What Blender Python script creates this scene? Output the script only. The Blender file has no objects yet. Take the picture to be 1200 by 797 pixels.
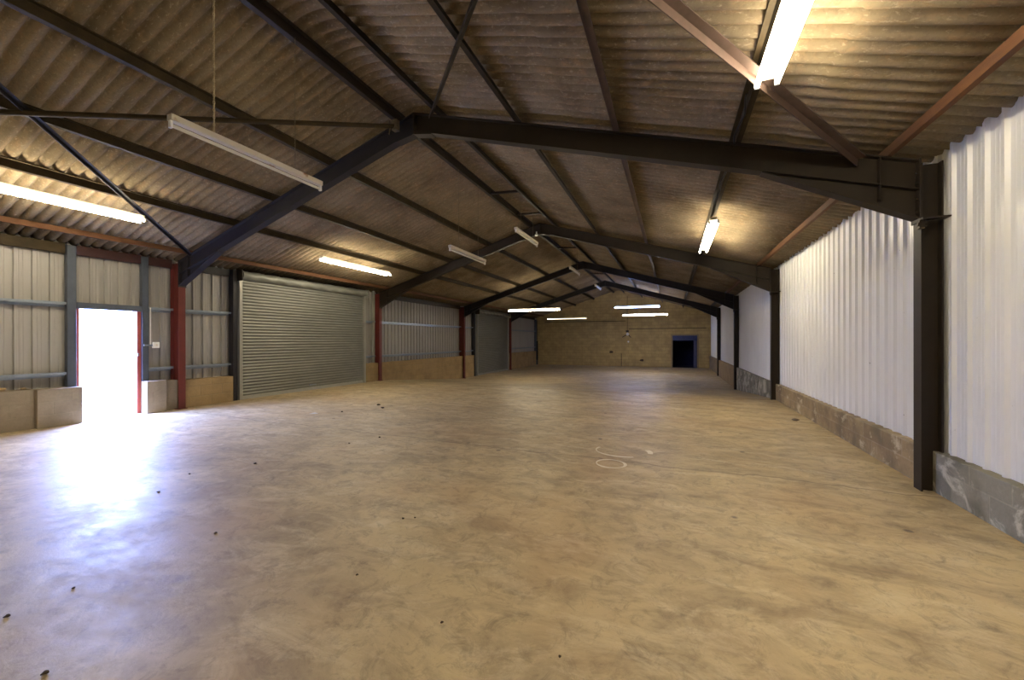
import bpy, math, random
from mathutils import Matrix, Vector
random.seed(7)
C = bpy.context.scene
PI = math.pi

# ------------------------------------------------------------------ camera, world, exposure
cam_data = bpy.data.cameras.new('camera')
cam_data.sensor_fit = 'HORIZONTAL'
cam_data.sensor_width = 36.0
cam_data.lens = 457.2 / 1200 * 36
cam_data.clip_start = 0.02
cam_data.clip_end = 300
cam = bpy.data.objects.new('camera', cam_data)
C.collection.objects.link(cam)
cam.matrix_world = (Matrix.Translation((0, 0, 1.459)) @ Matrix.Rotation(0.3899, 4, 'Z')
                    @ Matrix.Rotation(PI / 2 - 0.0008, 4, 'X') @ Matrix.Rotation(-0.0017, 4, 'Z'))
C.camera = cam
C.view_settings.view_transform = 'Standard'
C.view_settings.look = 'None'
C.view_settings.gamma = 1
C.view_settings.use_curve_mapping = False
C.view_settings.exposure = 0.95

world = bpy.data.worlds.new('sky')
C.world = world
world.use_nodes = True
wn = world.node_tree.nodes
wn['Background'].inputs[0].default_value = (0.32, 0.44, 1.0, 1)
wn['Background'].inputs[1].default_value = 60.0
TUBE = 44.0          # radiance of the lit fluorescent tubes

# sampling portal in the open doorway (emits nothing itself)
pl = bpy.data.lights.new('doorway_portal', 'AREA')
pl.shape = 'RECTANGLE'; pl.size = 2.1; pl.size_y = 0.86
pl.cycles.is_portal = True
po = bpy.data.objects.new('doorway_portal', pl)
C.collection.objects.link(po)
po.matrix_world = Matrix.Translation((-9.97, 3.93, 1.03)) @ Matrix.Rotation(-PI / 2, 4, 'Y')

# ------------------------------------------------------------------ materials
def new_mat(name):
    m = bpy.data.materials.new(name); m.use_nodes = True
    return m, m.node_tree.nodes, m.node_tree.links, m.node_tree.nodes['Principled BSDF']

def noise(n, l, scale, detail=5, rough=.55, vec=None, dist=0):
    t = n.new('ShaderNodeTexNoise'); t.inputs['Scale'].default_value = scale
    t.inputs['Detail'].default_value = detail; t.inputs['Roughness'].default_value = rough
    t.inputs['Distortion'].default_value = dist
    if vec is not None: l.new(vec, t.inputs['Vector'])
    return t.outputs['Fac']

def objco(n, l, scale=(1, 1, 1), rot=(0, 0, 0), loc=(0, 0, 0)):
    tc = n.new('ShaderNodeTexCoord'); mp = n.new('ShaderNodeMapping')
    mp.inputs['Scale'].default_value = scale; mp.inputs['Rotation'].default_value = rot
    mp.inputs['Location'].default_value = loc
    l.new(tc.outputs['Object'], mp.inputs['Vector'])
    return mp.outputs['Vector']

def ramp(n, l, fac, stops):
    r = n.new('ShaderNodeValToRGB')
    e = r.color_ramp.elements
    while len(e) < len(stops): e.new(0.5)
    for k, (p, c) in enumerate(stops):
        e[k].position = p
        e[k].color = (c, c, c, 1) if not isinstance(c, tuple) else (*c, 1)
    l.new(fac, r.inputs[0])
    return r.outputs['Color']

def mixc(n, l, fac, a, b, mode='MIX'):
    m = n.new('ShaderNodeMix'); m.data_type = 'RGBA'; m.blend_type = mode
    for sock, v in ((m.inputs[0], fac), (m.inputs[6], a), (m.inputs[7], b)):
        if isinstance(v, bpy.types.NodeSocket): l.new(v, sock)
        elif isinstance(v, tuple): sock.default_value = (*v, 1)
        else: sock.default_value = v
    return m.outputs[2]

def math_(n, l, op, a, b=0.0):
    m = n.new('ShaderNodeMath'); m.operation = op
    for k, v in enumerate((a, b)):
        if isinstance(v, bpy.types.NodeSocket): l.new(v, m.inputs[k])
        else: m.inputs[k].default_value = v
    return m.outputs[0]

def bump(n, l, b, h, strength=.3, dist=.01):
    bp = n.new('ShaderNodeBump'); bp.inputs['Strength'].default_value = strength
    bp.inputs['Distance'].default_value = dist
    l.new(h, bp.inputs['Height']); l.new(bp.outputs['Normal'], b.inputs['Normal'])

def painted(name, col, col2=None, rough=.5, metal=0.0, scale=6, amount=.5, spec=.5, stretch=(1, 1, 1), bumpy=.1):
    """paint or metal with worn patches of a second colour"""
    m, n, l, b = new_mat(name)
    v = objco(n, l, stretch)
    f = ramp(n, l, noise(n, l, scale, 6, .65, v), [(.5 - amount * .35, 0.0), (.5 + amount * .35, 1.0)])
    if col2 is None: col2 = tuple(c * .65 for c in col)
    c = mixc(n, l, f, col, col2)
    l.new(c, b.inputs['Base Color'])
    b.inputs['Roughness'].default_value = rough; b.inputs['Metallic'].default_value = metal
    b.inputs['Specular IOR Level'].default_value = spec
    bump(n, l, b, noise(n, l, scale * 8, 3, .6, v), bumpy, .004)
    return m

def emit(name, col, strength, base=(.8, .8, .8)):
    m, n, l, b = new_mat(name)
    b.inputs['Base Color'].default_value = (*base, 1)
    b.inputs['Emission Color'].default_value = (*col, 1)
    b.inputs['Emission Strength'].default_value = strength
    b.inputs['Roughness'].default_value = .3
    return m

def swizzle(n, l, order, jig=0.0):
    """vector for brick textures on an upright wall: (along, up)"""
    tc = n.new('ShaderNodeTexCoord'); s = n.new('ShaderNodeSeparateXYZ'); c = n.new('ShaderNodeCombineXYZ')
    l.new(tc.outputs['Object'], s.inputs[0])
    for k, ch in enumerate(order):
        l.new(s.outputs['XYZ'.index(ch)], c.inputs[k])
    return c.outputs[0], tc.outputs['Object'], s

def blocks(name, order, c1, c2, mortar, dirt, pale=None, stain=.5, bw=.45, rh=.225, palecut=.55):
    m, n, l, b = new_mat(name)
    v, oc, sep = swizzle(n, l, order)
    # slightly uneven joints
    br = n.new('ShaderNodeTexBrick')
    br.inputs['Scale'].default_value = 1.0
    br.inputs['Brick Width'].default_value = bw; br.inputs['Row Height'].default_value = rh
    br.inputs['Mortar Size'].default_value = .009; br.inputs['Mortar Smooth'].default_value = .4
    br.inputs['Color1'].default_value = (*c1, 1); br.inputs['Color2'].default_value = (*c2, 1)
    br.inputs['Mortar'].default_value = (*mortar, 1)
    l.new(v, br.inputs['Vector'])
    f1 = ramp(n, l, noise(n, l, 2.2, 6, .6, oc), [(.42, 0.0), (.66, stain)])
    c = mixc(n, l, f1, br.outputs['Color'], dirt)
    f2 = ramp(n, l, noise(n, l, 26, 4, .7, oc), [(.35, 0.0), (.7, .35)])
    c = mixc(n, l, f2, c, tuple(x * .55 for x in c1))
    if pale is not None:
        mp = n.new('ShaderNodeMapping'); l.new(oc, mp.inputs['Vector'])
        mp.inputs['Location'].default_value = (3, 1.7, .4)
        f3 = ramp(n, l, noise(n, l, 3.1, 7, .7, mp.outputs[0], .6), [(palecut, 0.0), (palecut + .09, .75)])
        c = mixc(n, l, f3, c, pale)
    l.new(c, b.inputs['Base Color']); b.inputs['Roughness'].default_value = .9
    b.inputs['Specular IOR Level'].default_value = .2
    h = mixc(n, l, .35, br.outputs['Fac'], noise(n, l, 40, 4, .6, oc))
    inv = math_(n, l, 'SUBTRACT', 1.0, h)
    bump(n, l, b, inv, .5, .012)
    return m

M = {}
# floor: old trowelled concrete, tan with brown drag marks and polished patches
def floor_mat():
    m, n, l, b = new_mat('worn_concrete')
    v = objco(n, l)
    vs = objco(n, l, (0.8, 1.5, 1), (0, 0, -.62))          # drag marks run diagonally
    vs2 = objco(n, l, (0.75, 1.5, 1), (0, 0, .35))
    big = noise(n, l, .5, 6, .62, v, .5)
    base = mixc(n, l, ramp(n, l, big, [(.38, 0.0), (.60, 1.0)]), (.60, .48, .275), (.45, .35, .20))
    mid = ramp(n, l, noise(n, l, 2.0, 9, .72, vs, .7), [(.44, 0.0), (.66, .8)])
    c = mixc(n, l, mid, base, (.27, .20, .12))
    pale = ramp(n, l, noise(n, l, 2.3, 9, .74, vs2, .6), [(.50, 0.0), (.68, .75)])
    c = mixc(n, l, pale, c, (.70, .60, .40))
    grime = ramp(n, l, noise(n, l, 7.0, 10, .80, v, .8), [(.50, 0.0), (.66, .6)])
    c = mixc(n, l, grime, c, (.15, .108, .07))
    spk = ramp(n, l, noise(n, l, 38, 3, .7, v), [(.64, 0.0), (.74, .4)])
    c = mixc(n, l, spk, c, (.14, .1, .07))
    rust = ramp(n, l, noise(n, l, .9, 4, .5, objco(n, l, (1, 1, 1), (0, 0, 0), (7, 3, 0))), [(.52, 0.0), (.72, .35)])
    c = mixc(n, l, rust, c, (.40, .23, .10))
    # scattered dark oil spots
    vor = n.new('ShaderNodeTexVoronoi'); vor.inputs['Scale'].default_value = 1.6; l.new(v, vor.inputs['Vector'])
    sp = ramp(n, l, vor.outputs['Distance'], [(.035, .8), (.06, 0.0)])
    c = mixc(n, l, sp, c, (.08, .06, .05))
    # slab joint across the shed
    tc = n.new('ShaderNodeTexCoord'); s = n.new('ShaderNodeSeparateXYZ'); l.new(tc.outputs['Object'], s.inputs[0])
    wob = math_(n, l, 'MULTIPLY', noise(n, l, 1.3, 4, .6, v), .35)
    yy = math_(n, l, 'ADD', s.outputs[1], wob)
    jt = None
    for y0 in (5.0, 11.25, 17.4):
        d = math_(n, l, 'ABSOLUTE', math_(n, l, 'SUBTRACT', yy, y0))
        k = math_(n, l, 'LESS_THAN', d, .014)
        jt = k if jt is None else math_(n, l, 'MAXIMUM', jt, k)
    jf = math_(n, l, 'MULTIPLY', jt, .55)
    c = mixc(n, l, jf, c, (.12, .085, .055))
    l.new(c, b.inputs['Base Color'])
    # roughness: patchy polish
    r1 = ramp(n, l, noise(n, l, 1.1, 6, .65, v, .5), [(.35, .46), (.68, .66)])
    r2 = mixc(n, l, .35, r1, noise(n, l, 7, 5, .7, vs))
    l.new(r2, b.inputs['Roughness'])
    b.inputs['Specular IOR Level'].default_value = .8
    hh = mixc(n, l, .5, noise(n, l, 9, 6, .6, vs), noise(n, l, 60, 3, .6, v))
    bump(n, l, b, hh, .16, .012)
    return m
M['floor'] = floor_mat()

def roof_mat():
    m, n, l, b = new_mat('dirty_fibre_cement')
    v = objco(n, l)
    vs = objco(n, l, (1.0, 3.0, 1))
    a = ramp(n, l, noise(n, l, 1.1, 6, .62, v, .3), [(.36, 0.0), (.66, 1.0)])
    c = mixc(n, l, a, (.275, .222, .145), (.16, .122, .075))
    f = ramp(n, l, noise(n, l, 5, 7, .7, vs, .5), [(.5, 0.0), (.68, .6)])
    c = mixc(n, l, f, c, (.34, .225, .125))
    g = ramp(n, l, noise(n, l, 30, 4, .75, v), [(.50, 0.0), (.78, .6)])
    c = mixc(n, l, g, c, (.12, .09, .062))
    w = ramp(n, l, noise(n, l, 17, 4, .7, vs, .3), [(.56, 0.0), (.74, .6)])
    c = mixc(n, l, w, c, (.50, .42, .30))
    l.new(c, b.inputs['Base Color']); b.inputs['Roughness'].default_value = .95
    b.inputs['Specular IOR Level'].default_value = .1
    bump(n, l, b, noise(n, l, 30, 4, .65, v), .25, .006)
    return m
M['roof'] = roof_mat()
M['clad_left'] = painted('grey_beige_sheet', (.37, .355, .335), (.29, .28, .26), .45, 0, 1.2, .9, .4, (1, 1, .4), .02)
def white_clad():
    m, n, l, b = new_mat('white_sheet')
    v = objco(n, l)
    vz = objco(n, l, (1, 6, .5))
    c = mixc(n, l, ramp(n, l, noise(n, l, 1.2, 4, .5, v), [(.4, 0.0), (.7, .6)]), (.78, .785, .76), (.70, .70, .67))
    st = ramp(n, l, noise(n, l, 2.2, 6, .7, vz), [(.62, 0.0), (.85, .3)])
    c = mixc(n, l, st, c, (.50, .45, .36))
    sp = ramp(n, l, noise(n, l, 22, 2, .5, v), [(.76, 0.0), (.80, .7)])
    c = mixc(n, l, sp, c, (.2, .17, .13))
    l.new(c, b.inputs['Base Color']); b.inputs['Roughness'].default_value = .30
    b.inputs['Specular IOR Level'].default_value = .5
    bump(n, l, b, noise(n, l, 3, 3, .5, v), .12, .02)
    return m
M['clad_right'] = white_clad()
M['red'] = painted('red_oxide_paint', (.15, .024, .018), (.095, .02, .016), .5, 0, 5, .8, .4)
M['jamb'] = painted('glare_lightened_red_jamb', (.42, .10, .07), (.34, .06, .045), .5, 0, 5, .8, .4)  # red lightened to put the doorway glare into the paint
M['steel'] = painted('dark_brown_steel', (.018, .012, .007), (.030, .021, .013), .55, 0, 4, .7, .35)
M['steel_blue'] = painted('dark_blue_black_steel', (.013, .012, .018), (.024, .021, .022), .55, 0, 4, .7, .35)
M['purlin'] = painted('brown_weathered_steel', (.060, .043, .020), (.03, .021, .010), .7, 0, 5, .7, .2)
M['purlin_red'] = painted('dull_red_brown_steel', (.10, .062, .050), (.05, .034, .026), .6, 0, 5, .7, .3)
M['timber'] = painted('orange_brown_timber', (.17, .078, .032), (.085, .04, .022), .7, 0, 3, .8, .2, (6, 1, 6))
M['dark_red'] = painted('dark_red_brown_paint', (.055, .016, .014), (.03, .014, .013), .5, 0, 5, .8, .4)
M['galv'] = painted('galvanised_steel', (.30, .35, .42), (.20, .245, .30), .4, .5, 8, .8, .5)
M['galv_dark'] = painted('blue_grey_painted_steel', (.085, .105, .14), (.06, .07, .09), .45, .2, 6, .8, .5)
M['shutter'] = painted('grey_shutter_steel', (.24, .245, .22), (.175, .18, .165), .42, .35, 2, .8, .5, (1, 1, 3))
M['guide'] = painted('pale_grey_channel', (.42, .42, .38), (.33, .33, .30), .45, .3, 4, .8, .5)
M['blk_left'] = blocks('sandy_block', 'YZX', (.42, .30, .15), (.37, .26, .135), (.33, .255, .15), (.22, .16, .09), None, .6)
M['blk_grey'] = blocks('grey_brown_block', 'YZX', (.36, .30, .225), (.32, .265, .20), (.34, .29, .215), (.20, .165, .12), (.42, .38, .30), .6, .45, .215, .62)
M['blk_right'] = blocks('grey_mossy_block', 'YZX', (.34, .32, .25), (.26, .25, .20), (.36, .34, .26), (.12, .11, .075), (.62, .58, .46), .85, .45, .225, .50)
M['brick_right'] = blocks('brown_stained_block', 'YZX', (.40, .30, .165), (.30, .225, .13), (.42, .34, .22), (.13, .105, .075), (.62, .53, .37), .7, .46, .19, .54)
M['blk_back'] = blocks('yellow_block', 'XZY', (.54, .40, .165), (.45, .33, .14), (.27, .20, .10), (.25, .175, .08), None, .5)
M['wall_behind'] = painted('tan_block_plain', (.33, .27, .17), None, .9, 0, 2, .8, .2)
M['surround'] = painted('lilac_grey_surround', (.30, .24, .13), (.22, .17, .10), .8, 0, 5, .8, .2)
M['blue'] = painted('navy_blue_paint', (.018, .035, .14), (.012, .022, .09), .45, 0, 4, .6, .5)
M['blue_pale'] = painted('mid_blue_paint', (.05, .06, .15), (.035, .04, .10), .5, 0, 4, .6, .5)
M['dark_room'] = painted('shade_painted_room', (.012, .014, .04), None, .9, 0, 2, .6, .1)  # dimness of the far room put into a near-black wall colour
M['white_body'] = painted('dirty_white_enamel', (.66, .62, .53), (.55, .48, .36), .4, 0, 7, .6, .5)
M['rusty_body'] = painted('rust_spotted_enamel', (.66, .61, .50), (.30, .13, .05), .5, 0, 3.2, .12, .4, (1, 1, 1))
for e_ in M['rusty_body'].node_tree.nodes:
    if e_.type == 'VALTORGB': e_.color_ramp.elements[0].position = .56; e_.color_ramp.elements[1].position = .64
M['tube_off'] = painted('unlit_glass_tube', (.74, .72, .66), (.66, .63, .55), .15, 0, 6, .5, .6)
M['tube_warm'] = emit('lit_tube_warm', (1, .87, .63), TUBE)
M['tube_cool'] = emit('lit_tube_daylight', (.22, .36, 1.0), TUBE * 1.3)
M['tube_dim'] = emit('half_lit_tube', (1, .86, .62), 2.2)
M['tube_end'] = emit('half_lit_tube_hot_end', (1, .9, .68), 12)
M['chain'] = painted('tarnished_chain', (.22, .18, .11), (.10, .08, .05), .5, .4, 20, .6, .4)
M['pale_chain'] = painted('pale_brassy_chain', (.55, .47, .30), (.38, .30, .18), .5, .2, 20, .6, .4)
M['plastic'] = painted('white_plastic', (.78, .78, .76), (.7, .7, .68), .3, 0, 9, .5, .5)
M['black'] = painted('black_rubber', (.015, .015, .015), None, .6, 0, 9, .5, .4)
M['chalk'] = painted('white_chalk_paint', (.90, .86, .74), (.75, .68, .54), .9, 0, 12, .8, .1)
M['stone'] = painted('dark_stone', (.05, .035, .025), (.11, .08, .05), .9, 0, 40, .8, .1)
M['paper'] = painted('white_paper', (.85, .85, .82), None, .8, 0, 40, .4, .1)
M['ground'] = painted('pale_concrete_yard', (.55, .54, .52), (.45, .45, .43), .9, 0, 2, .8, .1)
M['render'] = painted('pale_rendered_wall', (.72, .72, .70), (.62, .62, .60), .9, 0, 2, .8, .1)

# ------------------------------------------------------------------ mesh helpers
class MB:
    def __init__(s): s.v = []; s.f = []; s.sm = []
    def add(s, vs, fs, smooth=False):
        o = len(s.v); s.v += [tuple(v) for v in vs]; s.f += [tuple(i + o for i in f) for f in fs]
        s.sm += [smooth] * len(fs); return s
    def box(s, x0, x1, y0, y1, z0, z1):
        vs = [(x, y, z) for x in (x0, x1) for y in (y0, y1) for z in (z0, z1)]
        return s.add(vs, [(0, 1, 3, 2), (4, 6, 7, 5), (0, 4, 5, 1), (2, 3, 7, 6), (0, 2, 6, 4), (1, 5, 7, 3)])
    def prism_y(s, poly, y0, y1):
        """polygon in XZ, extruded along Y"""
        n = len(poly)
        vs = [(x, y0, z) for x, z in poly] + [(x, y1, z) for x, z in poly]
        fs = [tuple(range(n)), tuple(range(2 * n - 1, n - 1, -1))] + [(i, i + n, (i + 1) % n + n, (i + 1) % n) for i in range(n)]
        return s.add(vs, fs)
    def bar(s, a, b, w, h, up=(0, 0, 1)):
        """rectangular bar from a to b"""
        a = Vector(a); b = Vector(b); d = (b - a).normalized()
        side = d.cross(Vector(up)).normalized(); u = side.cross(d).normalized()
        vs = []
        for p in (a, b):
            for i, j in ((-1, -1), (1, -1), (1, 1), (-1, 1)):
                vs.append(p + side * (i * w / 2) + u * (j * h / 2))
        return s.add(vs, [(3, 2, 1, 0), (4, 5, 6, 7), (0, 1, 5, 4), (1, 2, 6, 5), (2, 3, 7, 6), (3, 0, 4, 7)])
    def tube(s, pts, r, seg=8, caps=True):
        pts = [Vector(p) for p in pts]; n = len(pts); base = len(s.v); vs = []; fs = []
        for i, p in enumerate(pts):
            d = (pts[min(i + 1, n - 1)] - pts[max(i - 1, 0)]).normalized()
            ref = Vector((0, 0, 1)) if abs(d.z) < .9 else Vector((1, 0, 0))
            a = d.cross(ref).normalized(); b = a.cross(d).normalized()
            for k in range(seg):
                t = 2 * PI * k / seg
                vs.append(p + a * (r * math.cos(t)) + b * (r * math.sin(t)))
        for i in range(n - 1):
            for k in range(seg):
                fs.append((i * seg + k, i * seg + (k + 1) % seg, (i + 1) * seg + (k + 1) % seg, (i + 1) * seg + k))
        s.add(vs, fs, True)
        if caps:
            s.add(vs[:seg], [tuple(range(seg - 1, -1, -1))]); s.add(vs[-seg:], [tuple(range(seg))])
        return s
    def build(s, name, mat, parent=None):
        me = bpy.data.meshes.new(name); me.from_pydata(s.v, [], s.f); me.update()
        for p, q in zip(me.polygons, s.sm): p.use_smooth = q
        me.materials.append(mat)
        o = bpy.data.objects.new(name, me); C.collection.objects.link(o)
        if parent is not None:
            o.parent = parent
            o.matrix_parent_inverse = Matrix.Translation(parent.location).inverted()
        return o

def bevel(o, w=.004, seg=2):
    m = o.modifiers.new('bevel', 'BEVEL'); m.width = w; m.segments = seg; m.limit_method = 'ANGLE'
    return o
def tag(o, label, cat, group=None):
    o['label'] = label; o['category'] = cat
    if group: o['group'] = group
    return o
def thing(name, loc, label, cat, group=None):
    o = bpy.data.objects.new(name, None); C.collection.objects.link(o); o.location = loc
    o.empty_display_size = .1
    return tag(o, label, cat, group)
def struct(o, label=None, cat=None):
    o['kind'] = 'structure'
    if label: o['label'] = label
    if cat: o['category'] = cat
    return o

# ------------------------------------------------------------------ shed dimensions
F = [5.0, 11.1, 17.2, 23.3]          # portal frames along Y
YB, YF = 29.2, -7.2                   # end walls
XC = -3.65                            # ridge
XL, XR = -9.63, 2.2                   # inner faces of the columns
XWL, XWR = -9.93, 2.37                # sheeting
SL = .30
DROP = .484
def zr(x): return 4.93 - SL * abs(x - XC)        # top of the rafters
def floor_z(y): return 0.0 if y < 11.25 else (-DROP if y > 17.2 else -DROP * (y - 11.25) / 5.95)

# floor with the ramp in the second bay
b = MB(); ys = [YF - .1, -4, -1, 2, 5, 8, 11.25, 13.2, 15.2, 17.2, 20, 24, YB + .1]; xs = [-10.02, -8, -6, -4, -2, 0, 2.5]
vs = [(x, y, floor_z(y)) for y in ys for x in xs]; nx = len(xs)
fs = [(j * nx + i, j * nx + i + 1, (j + 1) * nx + i + 1, (j + 1) * nx + i) for j in range(len(ys) - 1) for i in range(nx - 1)]
b.add(vs, fs)
vs2 = [(x, y, z - .25) for x, y, z in vs]; b.add(vs2, [tuple(reversed(f)) for f in fs])
struct(b.build('floor', M['floor']), 'stained tan concrete floor that ramps down towards the far end', 'floor')

# roof: corrugated fibre cement, one lap step per sheet row, rounded ridge
b = MB(); pitch = .1435; seg = 10; amp = .036
prof = []
def zc(x):
    dx = abs(x - XC); c = .26
    return 5.078 - SL * (math.sqrt(dx * dx + c * c) - .0)
cuts = [-10.12, -8.62, -8.6, -6.12, -6.10, -4.40, -4.38, -4.1, -3.9, -3.75, XC, -3.5, -3.3, -3.1, -2.86, -2.84, -1.2, -1.18, 1.15, 1.17, 2.52]
offs = [0, 0, .014, .014, .028, .028, .042, .042, .042, .042, .042, .042, .042, .042, .042, .028, .028, .014, .014, 0, 0]
ny = int((YB + .15 - (YF - .15)) / pitch * seg)
for j in range(ny + 1):
    y = YF - .15 + j * pitch / seg
    w = amp * (1 - 2 * abs(math.sin(PI * j / seg)) ** .8)
    for x, o in zip(cuts, offs): b.v.append((x, y, zc(x) + w + o))
n = len(cuts)
for j in range(ny):
    for i in range(n - 1):
        b.f.append((j * n + i, j * n + i + 1, (j + 1) * n + i + 1, (j + 1) * n + i)); b.sm.append(True)
ro = b.build('ceiling', M['roof'])
sd = ro.modifiers.new('thickness', 'SOLIDIFY'); sd.thickness = .007; sd.offset = 1
struct(ro, 'underside of the corrugated fibre cement roof sheets, brown with dirt', 'roof')

def sheet(mb, y0, y1, z0, z1, x, pitch, rib, depth, edge=.018, minor=True):
    """box profile sheet in the plane X = x, ribs of height depth"""
    pts = []; y = y0
    while y < y1 - 1e-6:
        for dy, dx in ((0, 0), (pitch - rib - 2 * edge, 0), (pitch - rib - edge, 1), (pitch - edge, 1)):
            if y + dy <= y1: pts.append((y + dy, x + depth * dx))
            if minor and dx == 0 and dy == 0 and depth:
                for q in (.33, .66):
                    m = y + (pitch - rib - 2 * edge) * q
                    if m + .012 < y1: pts += [(m - .01, x), (m - .004, x + depth * .10), (m + .004, x + depth * .10), (m + .01, x)]
        y += pitch
    pts.append((y1, x))
    pts = sorted(set(pts))
    n = len(pts)
    vs = [(px, py, z0) for py, px in pts] + [(px, py, z1) for py, px in pts]
    mb.add(vs, [(i, i + 1, i + 1 + n, i + n) for i in range(n - 1)])

# ---------------- left wall: sheeting with the doorway and two shutter openings, block dado
DY0, DY1, DZ = 3.50, 4.37, 2.05
S1 = (6.28, 10.42); S2 = (18.78, 23.08)
b = MB()
def lsheet(y0, y1, z0, z1): sheet(b, y0, y1, z0, z1, XWL, .2, .05, -.038, .008)
lsheet(YF, DY0, .55, 3.25); lsheet(DY0, DY1, DZ, 3.25); lsheet(DY1, S1[0] - .1, .55, 3.25)
lsheet(S1[0] - .1, S1[1] + .05, 3.05, 3.25); lsheet(S1[1] + .05, S2[0] - .1, .0, 3.25)
lsheet(S2[0] - .1, S2[1] + .05, 3.0, 3.25); lsheet(S2[1] + .05, YB, .0, 3.25)
# outer skin so the wall has thickness
for y0, y1, z0, z1 in ((YF, DY0, -.3, 3.22), (DY0, DY1, DZ, 3.22), (DY1, YB, -.9, 3.22)):
    b.box(-10.04, -10.0, y0, y1, z0, z1)
wl = b.build('wall_left', M['clad_left']); struct(wl, 'grey-beige ribbed metal sheeting of the wall with the open doorway', 'wall')
def dado(y0, y1, face, top, mat, parent=wl, z0=-.7, back=-10.0, name='block_base'):
    b = MB(); b.box(back, face, y0, y1, z0, top)
    return bevel(b.build(name, M[mat], parent), .006, 2)
dado(YF, 2.96, -9.74, .655, 'blk_grey'); dado(2.965, DY0, -9.66, .64, 'blk_grey', name='block_pier')
dado(DY1 + .03, 4.72, -9.62, .64, 'blk_grey', name='block_pier'); dado(4.725, 4.97, -9.74, .62, 'blk_grey')
dado(4.99, 6.10, -9.72, .60, 'blk_left'); dado(S1[1] + .08, 18.40, -9.74, .64, 'blk_left'); dado(S2[1] + .08, YB, -9.74, .58, 'blk_left')

# doorway surround: red timber jambs and head
b = MB(); b.box(-10.02, -9.84, DY0 - .02, DY0 + .025, 0, DZ); b.box(-10.02, -9.84, DY1 - .03, DY1 + .03, 0, DZ)
d1 = b.build('door_1', M['jamb']); struct(d1, 'open doorway with narrow red jambs, bright daylight beyond', 'doorway')
b = MB(); b.box(-10.02, -9.80, DY0 - .02, DY1 + .03, DZ - .02, DZ + .09); b.build('door_head', M['galv_dark'], d1)
b = MB()
for z in (1.15, 1.18): b.box(-9.845, -9.82, DY1 - .028, DY1 - .004, z, z + .02)
b.build('latch_plate', M['galv'], d1)

# ---------------- right wall: white sheeting over low block wall
b = MB(); YSEG = [YF] + [f for f in F] + [YB]
sheet(b, YF, YB, .30, 3.31, XWR + .03, .205, .026, -.026)
b.box(XWR + .07, XWR + .11, YF, YB, .3, 3.30)
wr = b.build('wall_right', M['clad_right']); struct(wr, 'white ribbed metal sheeting above a low block wall', 'wall')
dado(YF, F[0], 2.31, .385, 'blk_right', wr, back=2.55); dado(F[0] + .01, F[1], 2.30, .385, 'brick_right', wr, back=2.55)
dado(F[1] + .01, F[2], 2.29, .37, 'blk_right', wr, -1, 2.55); dado(F[2] + .01, F[3], 2.27, .36, 'blk_left', wr, -1, 2.55)
dado(F[3] + .01, YB, 2.30, .36, 'blk_grey', wr, -1, 2.55)

# ---------------- end walls
def gable(name, y0, y1, mat, hole=None):
    b = MB(); xl, xr = -10.0, 2.5
    def top(x): return 5.15 - SL * abs(x - XC)
    z0 = -.7
    cutsx = [xl, XC, xr] if not hole else [xl, XC, hole[0], hole[1], xr]
    for a, c in zip(cutsx[:-1], cutsx[1:]):
        zb = hole[2] if hole and a == hole[0] else z0
        b.prism_y([(a, zb), (c, zb), (c, top(c)), (a, top(a))], y0, y1)
    return b.build(name, mat)
HX0, HX1, HZ = 0.02, 1.56, 1.72
wb = gable('wall_back', YB, YB + .22, M['blk_back'], (HX0, HX1, HZ)); struct(wb, 'yellowish blockwork gable wall at the far end', 'wall')
wf = gable('wall_front', YF - .22, YF, M['wall_behind']); struct(wf)
b = MB()
b.box(HX0 - .1, HX0, YB - .025, YB + .2, -DROP, HZ + .1); b.box(HX1, HX1 + .1, YB - .025, YB + .2, -DROP, HZ + .1); b.box(HX0, HX1, YB - .025, YB + .2, HZ, HZ + .1)
d2 = b.build('door_2', M['surround']); struct(d2, 'dark blue doorway in the far gable wall', 'doorway')
b = MB(); b.box(HX0, HX1, YB + .03, YB + .10, HZ - .34, HZ)
for k in range(5): b.box(HX0, HX1, YB + .02, YB + .035, HZ - .33 + k * .065, HZ - .30 + k * .065)
b.build('rolled_shutter_band', M['blue'], d2)
b = MB(); b.box(HX1 - .22, HX1 - .02, YB + .10, YB + .14, -DROP, HZ - .34); bevel(b.build('door_leaf', M['blue_pale'], d2))
b = MB()   # dim room behind the doorway
b.box(HX0 - .6, HX1 + .6, YB + 2.6, YB + 2.7, -.7, 2.6); b.box(HX0 - .7, HX0 - .6, YB + .22, YB + 2.7, -.7, 2.6); b.box(HX1 + .6, HX1 + .7, YB + .22, YB + 2.7, -.7, 2.6)
b.box(HX0 - .7, HX1 + .7, YB + .22, YB + 2.7, 2.5, 2.6); b.box(HX0 - .7, HX1 + .7, YB + .1, YB + 2.7, -.6, -DROP)
b.build('passage', M['dark_room'], d2)

# outside
b = MB(); b.box(-60, -10.02, -40, 50, -.3, -.03); struct(b.build('ground', M['ground']), 'bright concrete yard outside the doorway', 'ground')
b = MB(); b.box(-30.2, -30, -25, 40, -.03, 1.5); b.box(-30.25, -29.95, -25, 40, 1.5, 1.56)
tag(b.build('boundary_wall', M['render']), 'pale washed-out boundary wall seen through the open doorway', 'wall')
b = MB(); b.box(-12.5, -12.35, -5, 15, -.03, .04); tag(b.build('kerb', M['ground']), 'pale kerb just outside the open doorway', 'kerb')

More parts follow.
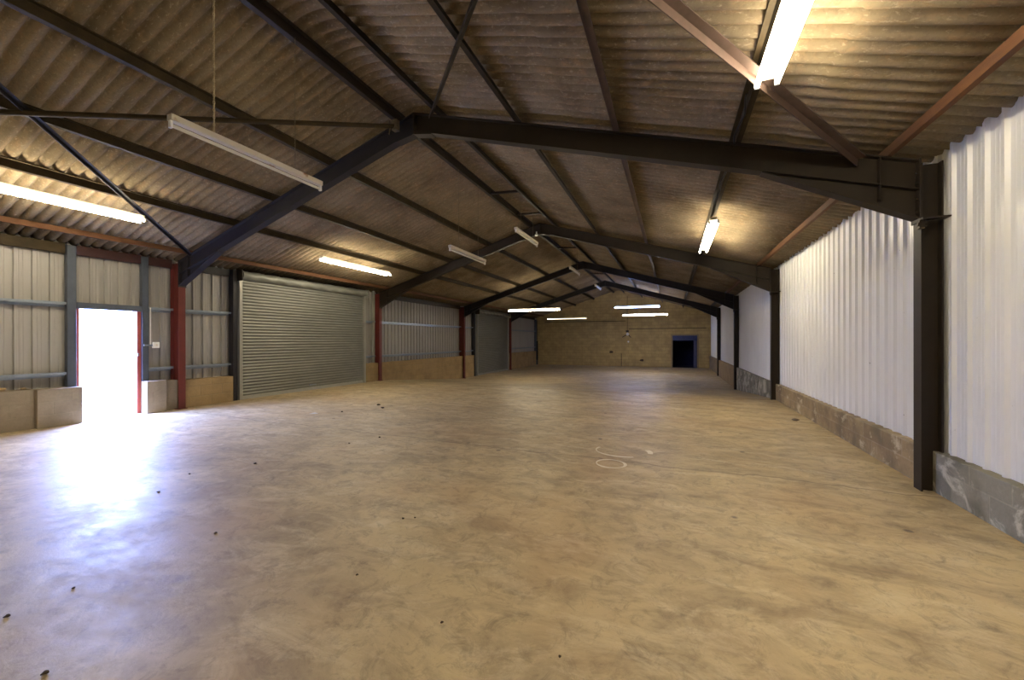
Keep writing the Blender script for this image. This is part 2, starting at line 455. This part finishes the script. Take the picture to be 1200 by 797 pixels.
# ------------------------------------------------------------------ portal frames
ORD = ['nearest', 'second', 'third', 'farthest']
def i_column(name, xin, xout, y, z0, z1, mat, label, capm):
    t = thing(name, (0.5 * (xin + xout), y, z0), label, 'column', None)
    s = 1 if xout > xin else -1; fw = .065; ft = .012
    def bx(x0, x1, *a): return MB().box(min(x0, x1), max(x0, x1), *a)
    bx(xin, xin + s * ft, y - fw, y + fw, z0, z1).build('inner_flange', mat, t)
    bx(xout - s * ft, xout, y - fw, y + fw, z0, z1).build('outer_flange', mat, t)
    bx(xin + s * ft, xout - s * ft, y - .005, y + .005, z0, z1).build('web', mat, t)
    if s < 0:
        pb = MB()
        pb.box(xout, xin + .03, y - fw - .02, y + fw + .02, z0 + .001, z0 + .014)
        for yy in (-.05, .05): pb.tube([(xin + .015, y + yy, z0 + .014), (xin + .015, y + yy, z0 + .03)], .009, 6)
        pb.build('base_plate', mat, t)
    return t
def rafter(k, side, y, mat):
    s = 1 if side == 'R' else -1
    xe = XR if s > 0 else XL
    t = thing('roof_rafter', (XC, y, 4.9),
              '%s slope rafter of the %s steel frame, dark with a deep haunch at the wall' % ('right' if s > 0 else 'left', ORD[k]), 'roof beam')
    d = .285; fw = .065; ft = .013
    top = lambda x: zr(x)
    x0 = XC + s * .002
    def sl_box(xa, xb, off0, off1, y0, y1):
        return MB().prism_y([(xa, top(xa) + off0), (xb, top(xb) + off0), (xb, top(xb) + off1), (xa, top(xa) + off1)], y0, y1)
    sl_box(x0, xe, -d + ft, -ft, y - .005, y + .005).build('web', mat, t)
    sl_box(x0, xe, -ft, 0, y - fw, y + fw).build('top_flange', mat, t)
    sl_box(x0, xe, -d, -d + ft, y - fw, y + fw).build('bottom_flange', mat, t)
    # haunch
    xh = xe - s * 1.3; zb = 2.62
    h = MB().prism_y([(xe, top(xe) - d), (xh, top(xh) - d), (xe, zb)], y - .005, y + .005)
    L = math.hypot(xe - xh, (top(xh) - d) - zb); nx_, nz_ = (top(xh) - d - zb) / L * s, 1.0
    h.prism_y([(xe, zb), (xh, top(xh) - d), (xh, top(xh) - d - ft), (xe, zb - ft)], y - fw, y + fw)
    h.build('haunch', mat, t)
    # end plate on the column and bolts
    e = MB(); ex = xe - s * .014
    e.box(min(ex, xe - s * .001), max(ex, xe - s * .001), y - fw - .01, y + fw + .01, zb - .04, top(xe) + .01)
    for z in (2.68, 2.80, 2.95, 3.06):
        for yy in (-.045, .045): e.tube([(ex, y + yy, z), (ex - s * .018, y + yy, z)], .011, 6)
    e.build('end_plate', mat, t)
    # apex plate with stiffener
    a = MB(); a.box(min(x0, x0 + s * .014), max(x0, x0 + s * .014), y - fw - .01, y + fw + .01, top(XC) - d - .05, top(XC) - .01)
    xs_ = XC + s * .32
    a.prism_y([(x0, top(XC) - d), (xs_, top(xs_) - d), (xs_, top(xs_) - d - .012), (x0, top(XC) - d - .05)], y - fw, y + fw)
    for z in (4.66, 4.75, 4.84):
        for yy in (-.045, .045): a.tube([(x0 + s * .014, y + yy, z), (x0 + s * .032, y + yy, z)], .01, 6)
    a.build('apex_plate', mat, t)
    sp = MB()
    xx = xe - s * .30
    sp.prism_y([(xx - .005, top(xx) - ft), (xx + .005, top(xx) - ft), (xx + .005, top(xx) - d - .15), (xx - .005, top(xx) - d - .15)], y - fw + .004, y + fw - .004)
    sp.build('stiffener', mat, t)
    return t
for k, y in enumerate(F):
    z0 = floor_z(y)
    leftm = M['red'] if k != 2 else M['red']
    i_column('steel_column', XL, -9.92, y, z0, 3.10, M['red'],
             '%s red-painted steel column on the left wall%s' % (ORD[k], ['', '', '', ' beyond the far shutter'][k] if k else ', right of the open doorway'), None)
    i_column('steel_column', XR, 2.36, y, z0, 3.14, M['steel'],
             '%s dark brown steel column on the white right wall' % ORD[k], None)
    for side in 'LR':
        rafter(k, side, y, M['steel_blue'] if (k == 0 and side == 'L') or k >= 2 else M['steel'])
    # cleat tying the right column to the sheeting rail
    b = MB(); b.box(XR - .03, 2.37, y - .16, y - .067, 2.585, 2.60); b.box(XR - .03, XR + .01, y - .11, y - .067, 2.51, 2.585); b.tube([(XR - .04, y - .09, 2.55), (XR + .03, y - .09, 2.55)], .02, 6)
    tag(b.build('wall_cleat', M['steel']), 'small dark steel bracket at the haunch foot of the %s right-hand column' % ORD[k], 'bracket')
# dark sheeting posts
def post(y0, y1, x0, x1, z0, z1, mat, label):
    b = MB(); b.box(x0, x1, y0, y0 + .012, z0, z1); b.box(x0, x1, y1 - .012, y1, z0, z1); b.box(x1 - .012, x1, y0 + .012, y1 - .012, z0, z1)
    return tag(bevel(b.build('wall_post', mat), .002, 1), label, 'post')
post(3.36, 3.475, -9.90, -9.80, .642, 3.14, M['galv_dark'], 'grey-blue upright steel post left of the open doorway')
post(4.405, 4.51, -9.90, -9.80, .642, 3.14, M['galv_dark'], 'grey-blue upright steel post right of the open doorway, behind the light switch')
post(6.115, 6.215, -9.90, -9.74, 0, 3.16, M['steel_blue'], 'dark upright post left of the nearer roller shutter')
post(18.42, 18.56, -9.90, -9.74, -DROP, 3.14, M['steel_blue'], 'dark upright post left of the farther roller shutter')
post(28.62, 28.74, -9.90, -9.72, -DROP, 3.0, M['galv_dark'], 'grey upright post in the far left corner by the gable wall')
b = MB(); b.box(-9.71, -9.63, 28.6, 28.74, -.1, 1.35); b.tube([(-9.67, 28.67, -DROP), (-9.67, 28.67, -.1)], .03, 8); b.tube([(-9.67, 28.67, 1.35), (-9.67, 28.67, 2.95)], .015, 8)
tag(bevel(b.build('electric_cabinet', M['black'])), 'narrow black box with a pipe on the far left corner post', 'box')

# wall rails
RAILS = [(YF, 3.35, 'left of the open doorway'), (4.52, 4.93, 'between the doorway and the nearest red column'),
         (5.07, 6.105, 'between the nearest red column and the near shutter'), (10.52, 11.03, 'right of the near shutter, before the second red column'),
         (11.17, 17.13, 'between the second and third red columns'), (17.27, 18.41, 'just left of the far shutter'),
         (23.37, 28.61, 'right of the farthest red column')]
for y0, y1, where in RAILS:
    for z, lv in ((2.09, 'upper'), (.865, 'lower')):
        b = MB(); b.box(-9.90, -9.80, y0, y1, z + .036, z + .042); b.box(-9.806, -9.80, y0, y1, z - .005, z + .036); b.box(-9.90, -9.894, y0, y1, z - .04, z + .036)
        b.box(-9.94, -9.90, y0, y1, z - .045, z - .039)
        tag(b.build('wall_rail', M['galv']), '%s galvanised wall rail %s' % (lv, where), 'rail')
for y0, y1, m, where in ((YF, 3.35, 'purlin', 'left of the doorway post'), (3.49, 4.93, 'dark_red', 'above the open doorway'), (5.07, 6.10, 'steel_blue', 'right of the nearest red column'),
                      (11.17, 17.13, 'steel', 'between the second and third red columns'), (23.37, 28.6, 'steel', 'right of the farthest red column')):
    b = MB(); b.box(-9.90, -9.84, y0, y1, 2.99, 3.16)  # rail made taller and darker to stand in for the eaves shade
    tag(b.build('eaves_rail', M[m]), 'dark eaves rail with painted-in eaves shade at the top of the wall %s' % where, 'rail')

# ------------------------------------------------------------------ purlins
PURL = [(-9.30, 'timber', 'orange-brown timber purlin along the left eaves, above the doorway and shutter'),
        (-7.85, 'purlin', 'roof purlin beside the lit left-hand lamps, one up from the orange left timber'),
        (-6.75, 'purlin', 'roof purlin halfway up the left slope'),
        (-5.37, 'purlin', 'roof purlin on the left slope, next below the ridge purlin'),
        (-3.93, 'steel', 'left ridge purlin, dark steel just left of the ridge'),
        (-3.22, 'steel', 'right ridge purlin, dark steel just right of the ridge'),
        (-1.98, 'steel', 'dark roof purlin on the right slope, next below the ridge purlin'),
        (-.65, 'purlin_red', 'roof purlin halfway down the right slope'),
        (.66, 'purlin', 'roof purlin carrying the lit right-hand lamps'),
        (1.97, 'timber', 'orange-brown timber purlin along the right eaves above the white wall')]
for x, m, lab in PURL:
    s = 1 if x > XC else -1
    z = zr(x); b = MB()
    if m == 'timber':
        b.box(x - .025, x + .025, YF, F[2] if s > 0 else YB, z + .008, z + .095)
    else:
        # angle section: web with a toe flange and lip
        h = .118 if abs(x - XC) > .8 else .125
        b.box(x - .006, x + .006, YF, YB, z + .003, z + h)
        b.box(min(x, x + s * .065), max(x, x + s * .048), YF, YB, z + .003, z + .014)
        b.box(min(x - s * .05, x), max(x - s * .05, x), YF, YB, z + h - .012, z + h)
    tag(b.build('roof_purlin', M[m]), lab, 'purlin', None)
b = MB(); x = 1.97; z = zr(x); b.box(x - .006, x + .006, F[2] + .01, YB, z + .003, z + .118); b.box(x, x + .06, F[2] + .01, YB, z + .003, z + .014)
tag(b.build('roof_purlin', M['steel']), 'dark steel purlin at the right eaves beyond the third frame', 'purlin')
for y in (8.25, 9.9, 14.1, 20.3):
    b = MB(); b.bar((-3.92, y, zr(-3.93) + .03), (-3.23, y, zr(-3.22) + .03), .05, .05)
    tag(b.build('ridge_tie', M['steel']), {8.25: 'short dark tie between the ridge purlins, nearest of them', 9.9: 'second short dark tie between the ridge purlins, before the second frame',
        14.1: 'short dark tie between the ridge purlins beyond the second frame', 20.3: 'short dark tie between the ridge purlins beyond the third frame'}[y], 'tie bar')
# roof bracing of the nearest bay
def angle(name, a, c, w, mat, label):
    b = MB(); b.bar(a, c, w, .008); up = Vector((0, 0, w / 2))
    d = (Vector(c) - Vector(a)).normalized(); side = d.cross(Vector((0, 0, 1))).normalized() * (w / 2 - .004)
    b.bar(Vector(a) + side - up, Vector(c) + side - up, .008, w)
    return tag(b.build(name, M[mat]), label, 'brace')
def at(x, y, dz=-.05): return (x, y, zr(x) + dz)
angle('roof_brace', at(-9.15, 4.92), at(-4.0, -1.0), .05, 'steel_blue', 'thin dark diagonal brace rising from the left column head over the lit lamp')
b = MB(); b.tube([at(-3.95, 4.88, -.09), at(-9.2, -1.0, -.09)], .032, 10)
tag(b.build('roof_brace', M['purlin']), 'olive-brown tubular brace running left from the nearest ridge joint', 'brace')
angle('roof_brace', at(-3.3, 4.88), at(1.9, -1.0), .05, 'steel', 'thin dark brace running up from the nearest ridge joint across the right slope')
angle('roof_brace', at(1.75, 4.93, -.04), at(-3.4, -1.0, -.04), .075, 'purlin_red', 'red-brown angle brace passing behind the nearest right-hand lamp')
b = MB(); b.box(-3.99, -3.90, 4.85, 4.93, zr(-3.93) - .16, zr(-3.93)); b.tube([(-4.02, 4.84, 4.83), (-4.0, 4.83, 4.70), (-4.03, 4.84, 4.62)], .008, 6)
tag(b.build('brace_bracket', M['chain']), 'pale bent bracket at the left side of the nearest ridge joint', 'bracket')

# ------------------------------------------------------------------ roller shutters
def shutter(y0, y1, z0, ztop, label, slat):
    t = thing('roller_shutter', (-9.78, (y0 + y1) / 2, z0), label, 'roller shutter')
    # curtain of curved interlocking slats
    prof = []; z = z0 + .09
    while z < ztop - .001:
        for q in range(6):
            a = q / 6
            prof.append((-9.775 + .016 * math.sin(PI * a), z + slat * a))
        prof.append((-9.782, z + slat * .97)); z += slat
    n = len(prof); b = MB()
    vs = [(x, y0 + .03, zz) for x, zz in prof] + [(x, y1 - .03, zz) for x, zz in prof]
    b.add(vs, [(i, i + n, i + 1 + n, i + 1) for i in range(n - 1)], True)
    b.box(-9.82, -9.80, y0 + .03, y1 - .03, z0 + .05, ztop)
    b.build('curtain', M['shutter'], t)
    b = MB(); b.box(-9.80, -9.765, y0 + .03, y1 - .03, z0 + .002, z0 + .09); b.box(-9.79, -9.74, y0 + .03, y1 - .03, z0 + .002, z0 + .02)
    b.build('bottom_bar', M['guide'], t)
    for a, c in ((y0 - .04, y0 + .04), (y1 - .04, y1 + .04)):
        b = MB(); b.box(-9.85, -9.71, a, a + .008 if a < y0 else a + .008, z0, ztop + .02); b.box(-9.85, -9.71, c - .008, c, z0, ztop + .02)
        if a < y0: b.box(-9.72, -9.71, a, c, z0, ztop + .02)
        else: b.box(-9.72, -9.71, a, c, z0, ztop + .02)
        b.build('guide_channel', M['guide'], t)
    # barrel: spirally wound roll
    b = MB(); r = .105; cx, cz = -9.70, ztop + .085; seg = 20; ny_ = 120; vs = []
    for j in range(ny_ + 1):
        y = y0 - .0 + (y1 - y0) * j / ny_
        for k in range(seg):
            a = 2 * PI * k / seg
            rr = r + .008 * math.sin(a * 2 + y * 14)
            vs.append((cx + rr * math.cos(a), y, cz + rr * math.sin(a)))
    fs = [(j * seg + k, j * seg + (k + 1) % seg, (j + 1) * seg + (k + 1) % seg, (j + 1) * seg + k) for j in range(ny_) for k in range(seg)]
    b.add(vs, fs, True); b.add(vs[:seg], [tuple(range(seg))]); b.add(vs[-seg:], [tuple(range(seg))])
    b.build('barrel', M['shutter'], t)
    for yy in (y0 - .05, y1 + .035):
        b = MB(); b.box(-9.86, -9.58, yy, yy + .012, ztop - .06, ztop + .20); b.build('end_bracket', M['steel'] if yy < y0 else M['guide'], t)
    b = MB(); b.box(-9.745, -9.73, (y0 + y1) / 2 - .12, (y0 + y1) / 2 + .12, z0 + .14, z0 + .17); b.build('pull_handle', M['galv'], t)
    return t
shutter(S1[0], S1[1], 0, 2.96, 'large grey slatted roller shutter to the right of the nearest red column', .077)
shutter(S2[0], S2[1], -DROP, 2.90, 'farther grey roller shutter, seen edge-on between the third and farthest red columns', .077)

# pale strip of sheeting beside the near shutter
b = MB(); b.box(-9.86, -9.80, 10.92, 11.0, .65, 3.2); tag(b.build('cover_strip', M['guide']), 'pale vertical cover strip between the near shutter and the second red column', 'trim')

# ------------------------------------------------------------------ lamps
def chain(x, y, z0, z1, wire):
    b = MB(); z = z0; k = 0; L = .034
    while z < z1:
        n_ = 8; r1, r2 = .007, L / 2 + .004
        pts = []
        for q in range(n_ + 1):
            a = 2 * PI * q / n_
            u = r1 * math.cos(a); w = r2 * math.sin(a)
            pts.append((x + (u if k % 2 else 0), y + (0 if k % 2 else u), z + L / 2 + w))
        b.tube(pts, wire, 5, False)
        z += L; k += 1
    return b
def lamp(name, loc, L, axis, twin, tubemat, label, group=None, bodymat='white_body', chains=(), ztop=None, bw=None):
    """fluorescent batten: spine box, end lampholders, one or two tubes underneath"""
    t = thing(name, loc, label, 'fluorescent lamp', group)
    x, y, z = loc
    def P(u, v, w): return (x + (u if axis == 'X' else v), y + (v if axis == 'X' else u), z + w)
    def bx(b, u0, u1, v0, v1, w0, w1):
        a = P(u0, v0, w0); c = P(u1, v1, w1)
        b.box(min(a[0], c[0]), max(a[0], c[0]), min(a[1], c[1]), max(a[1], c[1]), min(a[2], c[2]), max(a[2], c[2])); return b
    h = L / 2; w = bw or (.055 if twin else .035)
    b = MB(); bx(b, -h, h, -w, w, .0, .055)
    bevel(b.build('batten_body', M[bodymat], t), .006, 2)
    offs_ = (-.07, .07) if twin else (0,)
    for sgn in (-1, 1):
        for o_ in offs_:
            b = MB(); bx(b, sgn * h, sgn * (h - .022), o_ - .018, o_ + .018, -.062, 0.002); bevel(b.build('lampholder', M['plastic'], t), .005, 2)
    for o_ in offs_:
        r = .019 if twin else .0165
        b = MB(); b.tube([P(-h + .02, o_, -.036), P(h - .02, o_, -.036)], r, 10)
        if tubemat == 'half':
            b = MB(); b.tube([P(-h + .35, o_, -.036), P(h - .02, o_, -.036)], r, 10); tb = b.build('tube', M['tube_dim'], t)
            b = MB(); b.tube([P(-h + .02, o_, -.036), P(-h + .35, o_, -.036)], r, 10); b.build('glowing_tube_end', M['tube_end'], tb)
        else:
            b.build('tube', M[tubemat], t)
    for u in chains:
        c = P(u, 0, .055); chain(c[0], c[1], c[2], ztop, .0042 if u < 0 and bodymat == 'rusty_body' else .0022).build('chain', M['pale_chain' if u < 0 and bodymat == 'rusty_body' else 'chain'], t)
    return t
AX = .66
lamp('fluorescent_lamp', (AX + .05, 2.50, zr(AX) - .075), 2.44, 'Y', True, 'tube_warm', 'big lit twin-tube lamp at the top edge over the near right slope')
lamp('fluorescent_lamp', (AX - .01, 8.62, zr(AX) - .06 - .10), 2.44, 'Y', True, 'tube_warm', 'lit twin-tube lamp under the right-slope purlin, between the two nearest frames')
lamp('fluorescent_lamp', (-7.93, 2.36, 3.42), 2.44, 'Y', True, 'tube_warm', 'lit lamp cut by the left edge of the view, above the open doorway')
lamp('fluorescent_lamp', (-7.86, 8.20, 3.44), 2.44, 'Y', True, 'tube_warm', 'lit lamp on the left slope in front of the near roller shutter')
for x in (-7.90, AX + .05):  # unseen lamps added behind the viewpoint to light the foreground
    for y in (-3.6,):
        lamp('fluorescent_lamp', (x, y, 3.44), 2.44, 'Y', True, 'tube_warm', 'added unseen lit lamp behind the viewpoint on the %s slope' % ('left' if x < -5 else 'right'))
lamp('fluorescent_lamp', (-5.93, F[2] - .12, 2.85), 2.50, 'X', True, 'tube_warm', 'lit lamp hung crosswise at the third frame, left of centre', chains=(-1.0, 1.0), ztop=zr(-6.6) - .3)
lamp('fluorescent_lamp', (-1.87, F[3] - .12, 3.33), 2.44, 'X', True, 'tube_cool', 'bluish lit lamp hung crosswise far away, the upper of the pair', chains=(-1.0, 1.0), ztop=zr(-.7) - .3)
lamp('fluorescent_lamp', (-1.45, F[3] + .10, 2.88), 2.44, 'X', True, 'tube_warm', 'warm lit lamp hung crosswise far away, the lower of the pair', chains=(-1.0, 1.0), ztop=zr(-.4) - .3)
lamp('fluorescent_lamp', (-5.93, F[3] - .12, 2.76), 2.44, 'X', False, 'half', 'half-lit lamp hung crosswise at the farthest frame, brighter at its left end', chains=(-1.0, 1.0), ztop=zr(-6.6) - .3)
# unlit ones on chains under the ridge purlins
lamp('fluorescent_lamp', (-3.93, 2.72, 3.32), 1.54, 'Y', False, 'tube_off', 'unlit rust-spotted lamp hanging on chains, large in the left foreground', None, 'rusty_body', (-.42, .42), zr(-3.93))
lamp('fluorescent_lamp', (-3.93, 7.20, 3.22), 1.52, 'Y', False, 'tube_off', 'unlit lamp hanging on chains left of the ridge, between the two nearest frames', None, 'white_body', (-.42, .42), zr(-3.93))
for y, lab in ((8.80, 'unlit white lamp just below the ridge in front of the second frame'), (13.75, 'unlit white lamp just below the ridge in front of the third frame'),
               (18.45, 'unlit white lamp just below the ridge beyond the third frame')):
    lamp('fluorescent_lamp', (-3.22, y, 3.91), 1.50, 'Y', False, 'tube_off', lab, None, 'white_body', (-.42, .42), zr(-3.22))
b = MB(); b.tube([(-3.72, 10.98, 4.58), (-3.72, 10.98, 4.54), ], .05, 12); b.tube([(-3.72, 10.98, 4.66), (-3.72, 10.98, 4.58)], .02, 8)
tag(b.build('ceiling_sensor', M['plastic']), 'small round white fitting at the ridge of the second frame', 'sensor')
# cable along the lamp purlin
b = MB(); pts = []
y = 4.0
while y < 7.6:
    pts.append((AX - .03 + .018 * math.sin(y * 9), y, zr(AX) - .012 + .012 * math.sin(y * 13))); y += .07
b.tube(pts, .009, 6)
tag(b.build('power_cable', M['black']), 'black cable wound along the right-slope lamp purlin', 'cable')

# ------------------------------------------------------------------ fittings on walls
t = thing('light_switch', (-9.79, 4.62, 1.36), 'small white switch box on a bracket right of the open doorway', 'switch')
b = MB(); b.box(-9.80, -9.75, 4.56, 4.67, 1.30, 1.42); bevel(b.build('switch_box', M['plastic'], t), .008, 3)
b = MB(); b.box(-9.752, -9.744, 4.60, 4.63, 1.34, 1.38); b.build('rocker', M['white_body'], t)
b = MB(); b.tube([(-9.785, 4.53, 1.36), (-9.785, 4.53, 2.12)], .010, 8); b.tube([(-9.785, 4.53, 1.36), (-9.785, 4.57, 1.36)], .010, 8); b.build('conduit', M['plastic'], t)
b = MB(); b.box(-9.80, -9.77, 4.42, 4.56, 1.345, 1.375); b.build('bracket', M['galv'], t)

t = thing('wall_lamp', (-3.0, YB - .05, 1.72), 'small round pale floodlight with dark arms on the far gable wall', 'wall lamp')
b = MB(); b.tube([(-2.97, YB - .06, 1.86), (-2.97, YB - .16, 1.83)], .10, 16); b.build('lens', M['plastic'], t)
b = MB(); b.box(-3.10, -2.90, YB - .05, YB - .001, 1.98, 2.12); b.bar((-3.35, YB - .06, 1.62), (-2.95, YB - .06, 1.86), .05, .05); b.bar((-2.97, YB - .08, 1.86), (-2.75, YB - .06, 1.60), .05, .05); b.build('arm', M['steel'], t)
b = MB(); b.tube([(-2.93, YB - .01, 1.30), (-2.93, YB - .09, 1.30)], .06, 12)
tag(b.build('wall_socket', M['plastic']), 'small pale round fitting below the floodlight on the far wall', 'socket')
def pipe(pts, r, mat, label, name='conduit_pipe'):
    b = MB(); b.tube(pts, r, 8); return tag(b.build(name, M[mat]), label, 'pipe')
pipe([(-9.2, YB - .03, 2.82), (-3.1, YB - .03, 2.80)], .022, 'purlin', 'brown conduit running level across the left half of the far wall')
pipe([(-2.9, YB - .03, 2.22), (2.1, YB - .03, 2.22)], .018, 'purlin', 'thin brown conduit running level above the blue doorway')
pipe([(-3.0, YB - .03, 2.12), (-3.0, YB - .03, 4.6)], .016, 'purlin', 'upright conduit rising from the floodlight to the roof on the far wall')
pipe([(-3.42, YB - .03, -DROP), (-3.42, YB - .03, .45)], .022, 'purlin', 'short upright pipe at the foot of the far wall')
for x, z, lab in ((-4.15, .55, 'dark patch on the far wall left of the short pipe'), (-2.0, -.02, 'dark patch low on the far wall right of the short pipe')):
    b = MB(); vs = [(x + .13 * math.cos(a) * (1 + .25 * math.sin(3 * a + x)), z + .10 * math.sin(a) * (1 + .2 * math.cos(2 * a))) for a in [2 * PI * k / 14 for k in range(14)]]
    b.prism_y(vs, YB - .012, YB + .002); tag(b.build('wall_patch', M['stone']), lab, 'hole')  # thin dark patches on the wall face

# bird-nibbled mortar lumps on the left block top and foam lumps high on the right wall
def lump(x, y, z, r, mat, name, label, cat, group=None, flat=.5):
    b = MB(); seg, rings = 8, 5; vs = []
    for i in range(rings + 1):
        ph = PI * i / rings
        for k in range(seg):
            a = 2 * PI * k / seg; rr = r * (1 + .28 * math.sin(a * 2 + x * 9 + i) + .15 * math.sin(a * 3 + y * 7))
            vs.append((x + rr * math.sin(ph) * math.cos(a), y + rr * .8 * math.sin(ph) * math.sin(a), z + r * flat * (1 + math.cos(ph))))
    fs = [(i * seg + k, (i + 1) * seg + k, (i + 1) * seg + (k + 1) % seg, i * seg + (k + 1) % seg) for i in range(rings) for k in range(seg)]
    b.add(vs, fs, True); return tag(b.build(name, M[mat]), label, cat, group)
for y, r, lab in ((2.35, .06, 'flat sandy mortar lump on the left block wall, farthest from the doorway'), (2.62, .085, 'largest sandy mortar lump on the left block wall, the middle one'),
                  (2.86, .05, 'smallest sandy mortar lump on the left block wall, beside the pier at the doorway')):
    lump(-9.80, y, .655, r, 'blk_left', 'mortar_lump', lab, 'rubble', 'mortar lumps left of the doorway', .35)
# chalk rings on the floor
def ring(cx, cy, rx, ry, a0, a1, w, label, rot=0):
    b = MB(); n_ = 40; vs = []
    for k in range(n_ + 1):
        a = a0 + (a1 - a0) * k / n_
        ww = w * (.65 + .35 * math.sin(a * 3 + 1))
        for q in (-1, 1):
            px, py = (rx + q * ww / 2) * math.cos(a), (ry + q * ww / 2) * math.sin(a)
            vs.append((cx + px * math.cos(rot) - py * math.sin(rot), cy + px * math.sin(rot) + py * math.cos(rot), .002))
    b.add(vs, [(2 * k, 2 * k + 1, 2 * k + 3, 2 * k + 2) for k in range(n_)])
    o = b.build('chalk_mark', M['chalk']); s_ = o.modifiers.new('thickness', 'SOLIDIFY'); s_.thickness = .0015; s_.offset = 1
    return tag(o, label, 'floor marking')
ring(-.60, 5.26, .34, .26, math.radians(150), math.radians(290), .04, 'left arc of the larger white chalk circle on the floor', .15)
ring(-.60, 5.26, .34, .26, math.radians(-12), math.radians(24), .07, 'short right arc of the larger white chalk circle on the floor', .15)
ring(-.67, 4.675, .165, .155, 0, 2 * PI, .038, 'small complete white chalk circle on the floor')
# crumbs and stones
for k, (x, y, r) in enumerate([(-4.56, 2.17, .012), (-4.86, 2.59, .012), (-3.19, 1.87, .011), (-3.25, .89, .012), (-3.26, 1.14, .008), (-2.54, .80, .012), (-4.04, 4.63, .018),
                               (-6.18, 5.99, .022), (-1.81, 1.87, .008), (-1.1, 1.72, .008), (-.48, 1.74, .007), (-4.2, 4.2, .014), (-.42, 1.25, .006), (-2.03, 2.6, .011), (-1.95, 2.65, .009), (-4.55, 3.1, .013)]):
    lump(x, y, floor_z(y), r * 1.15, 'stone', 'floor_debris', 'small dark crumb of grit lying on the open floor', 'debris', 'dark crumbs scattered on the floor', .45)
lump(-6.05, 6.9, 0, .045, 'stone', 'stone_chip', 'dark stone chip on the floor in front of the near shutter', 'stone', None, .4)
lump(-5.72, 6.65, 0, .035, 'stone', 'stone_chip', 'smaller dark stone chip right of the other in front of the near shutter', 'stone', None, .4)
lump(2.02, 8.35, 0, .05, 'blk_grey', 'stone_chip', 'stone lying on the floor beside the low wall under the white sheeting', 'stone', None, .5)
b = MB(); b.add([(-6.62, 5.58, .004), (-6.50, 5.60, .012), (-6.48, 5.68, .004), (-6.60, 5.70, .015)], [(0, 1, 2, 3)])
o = b.build('paper_scrap', M['paper']); s_ = o.modifiers.new('thickness', 'SOLIDIFY'); s_.thickness = .001
tag(o, 'small white scrap of paper on the floor in front of the near shutter', 'paper')
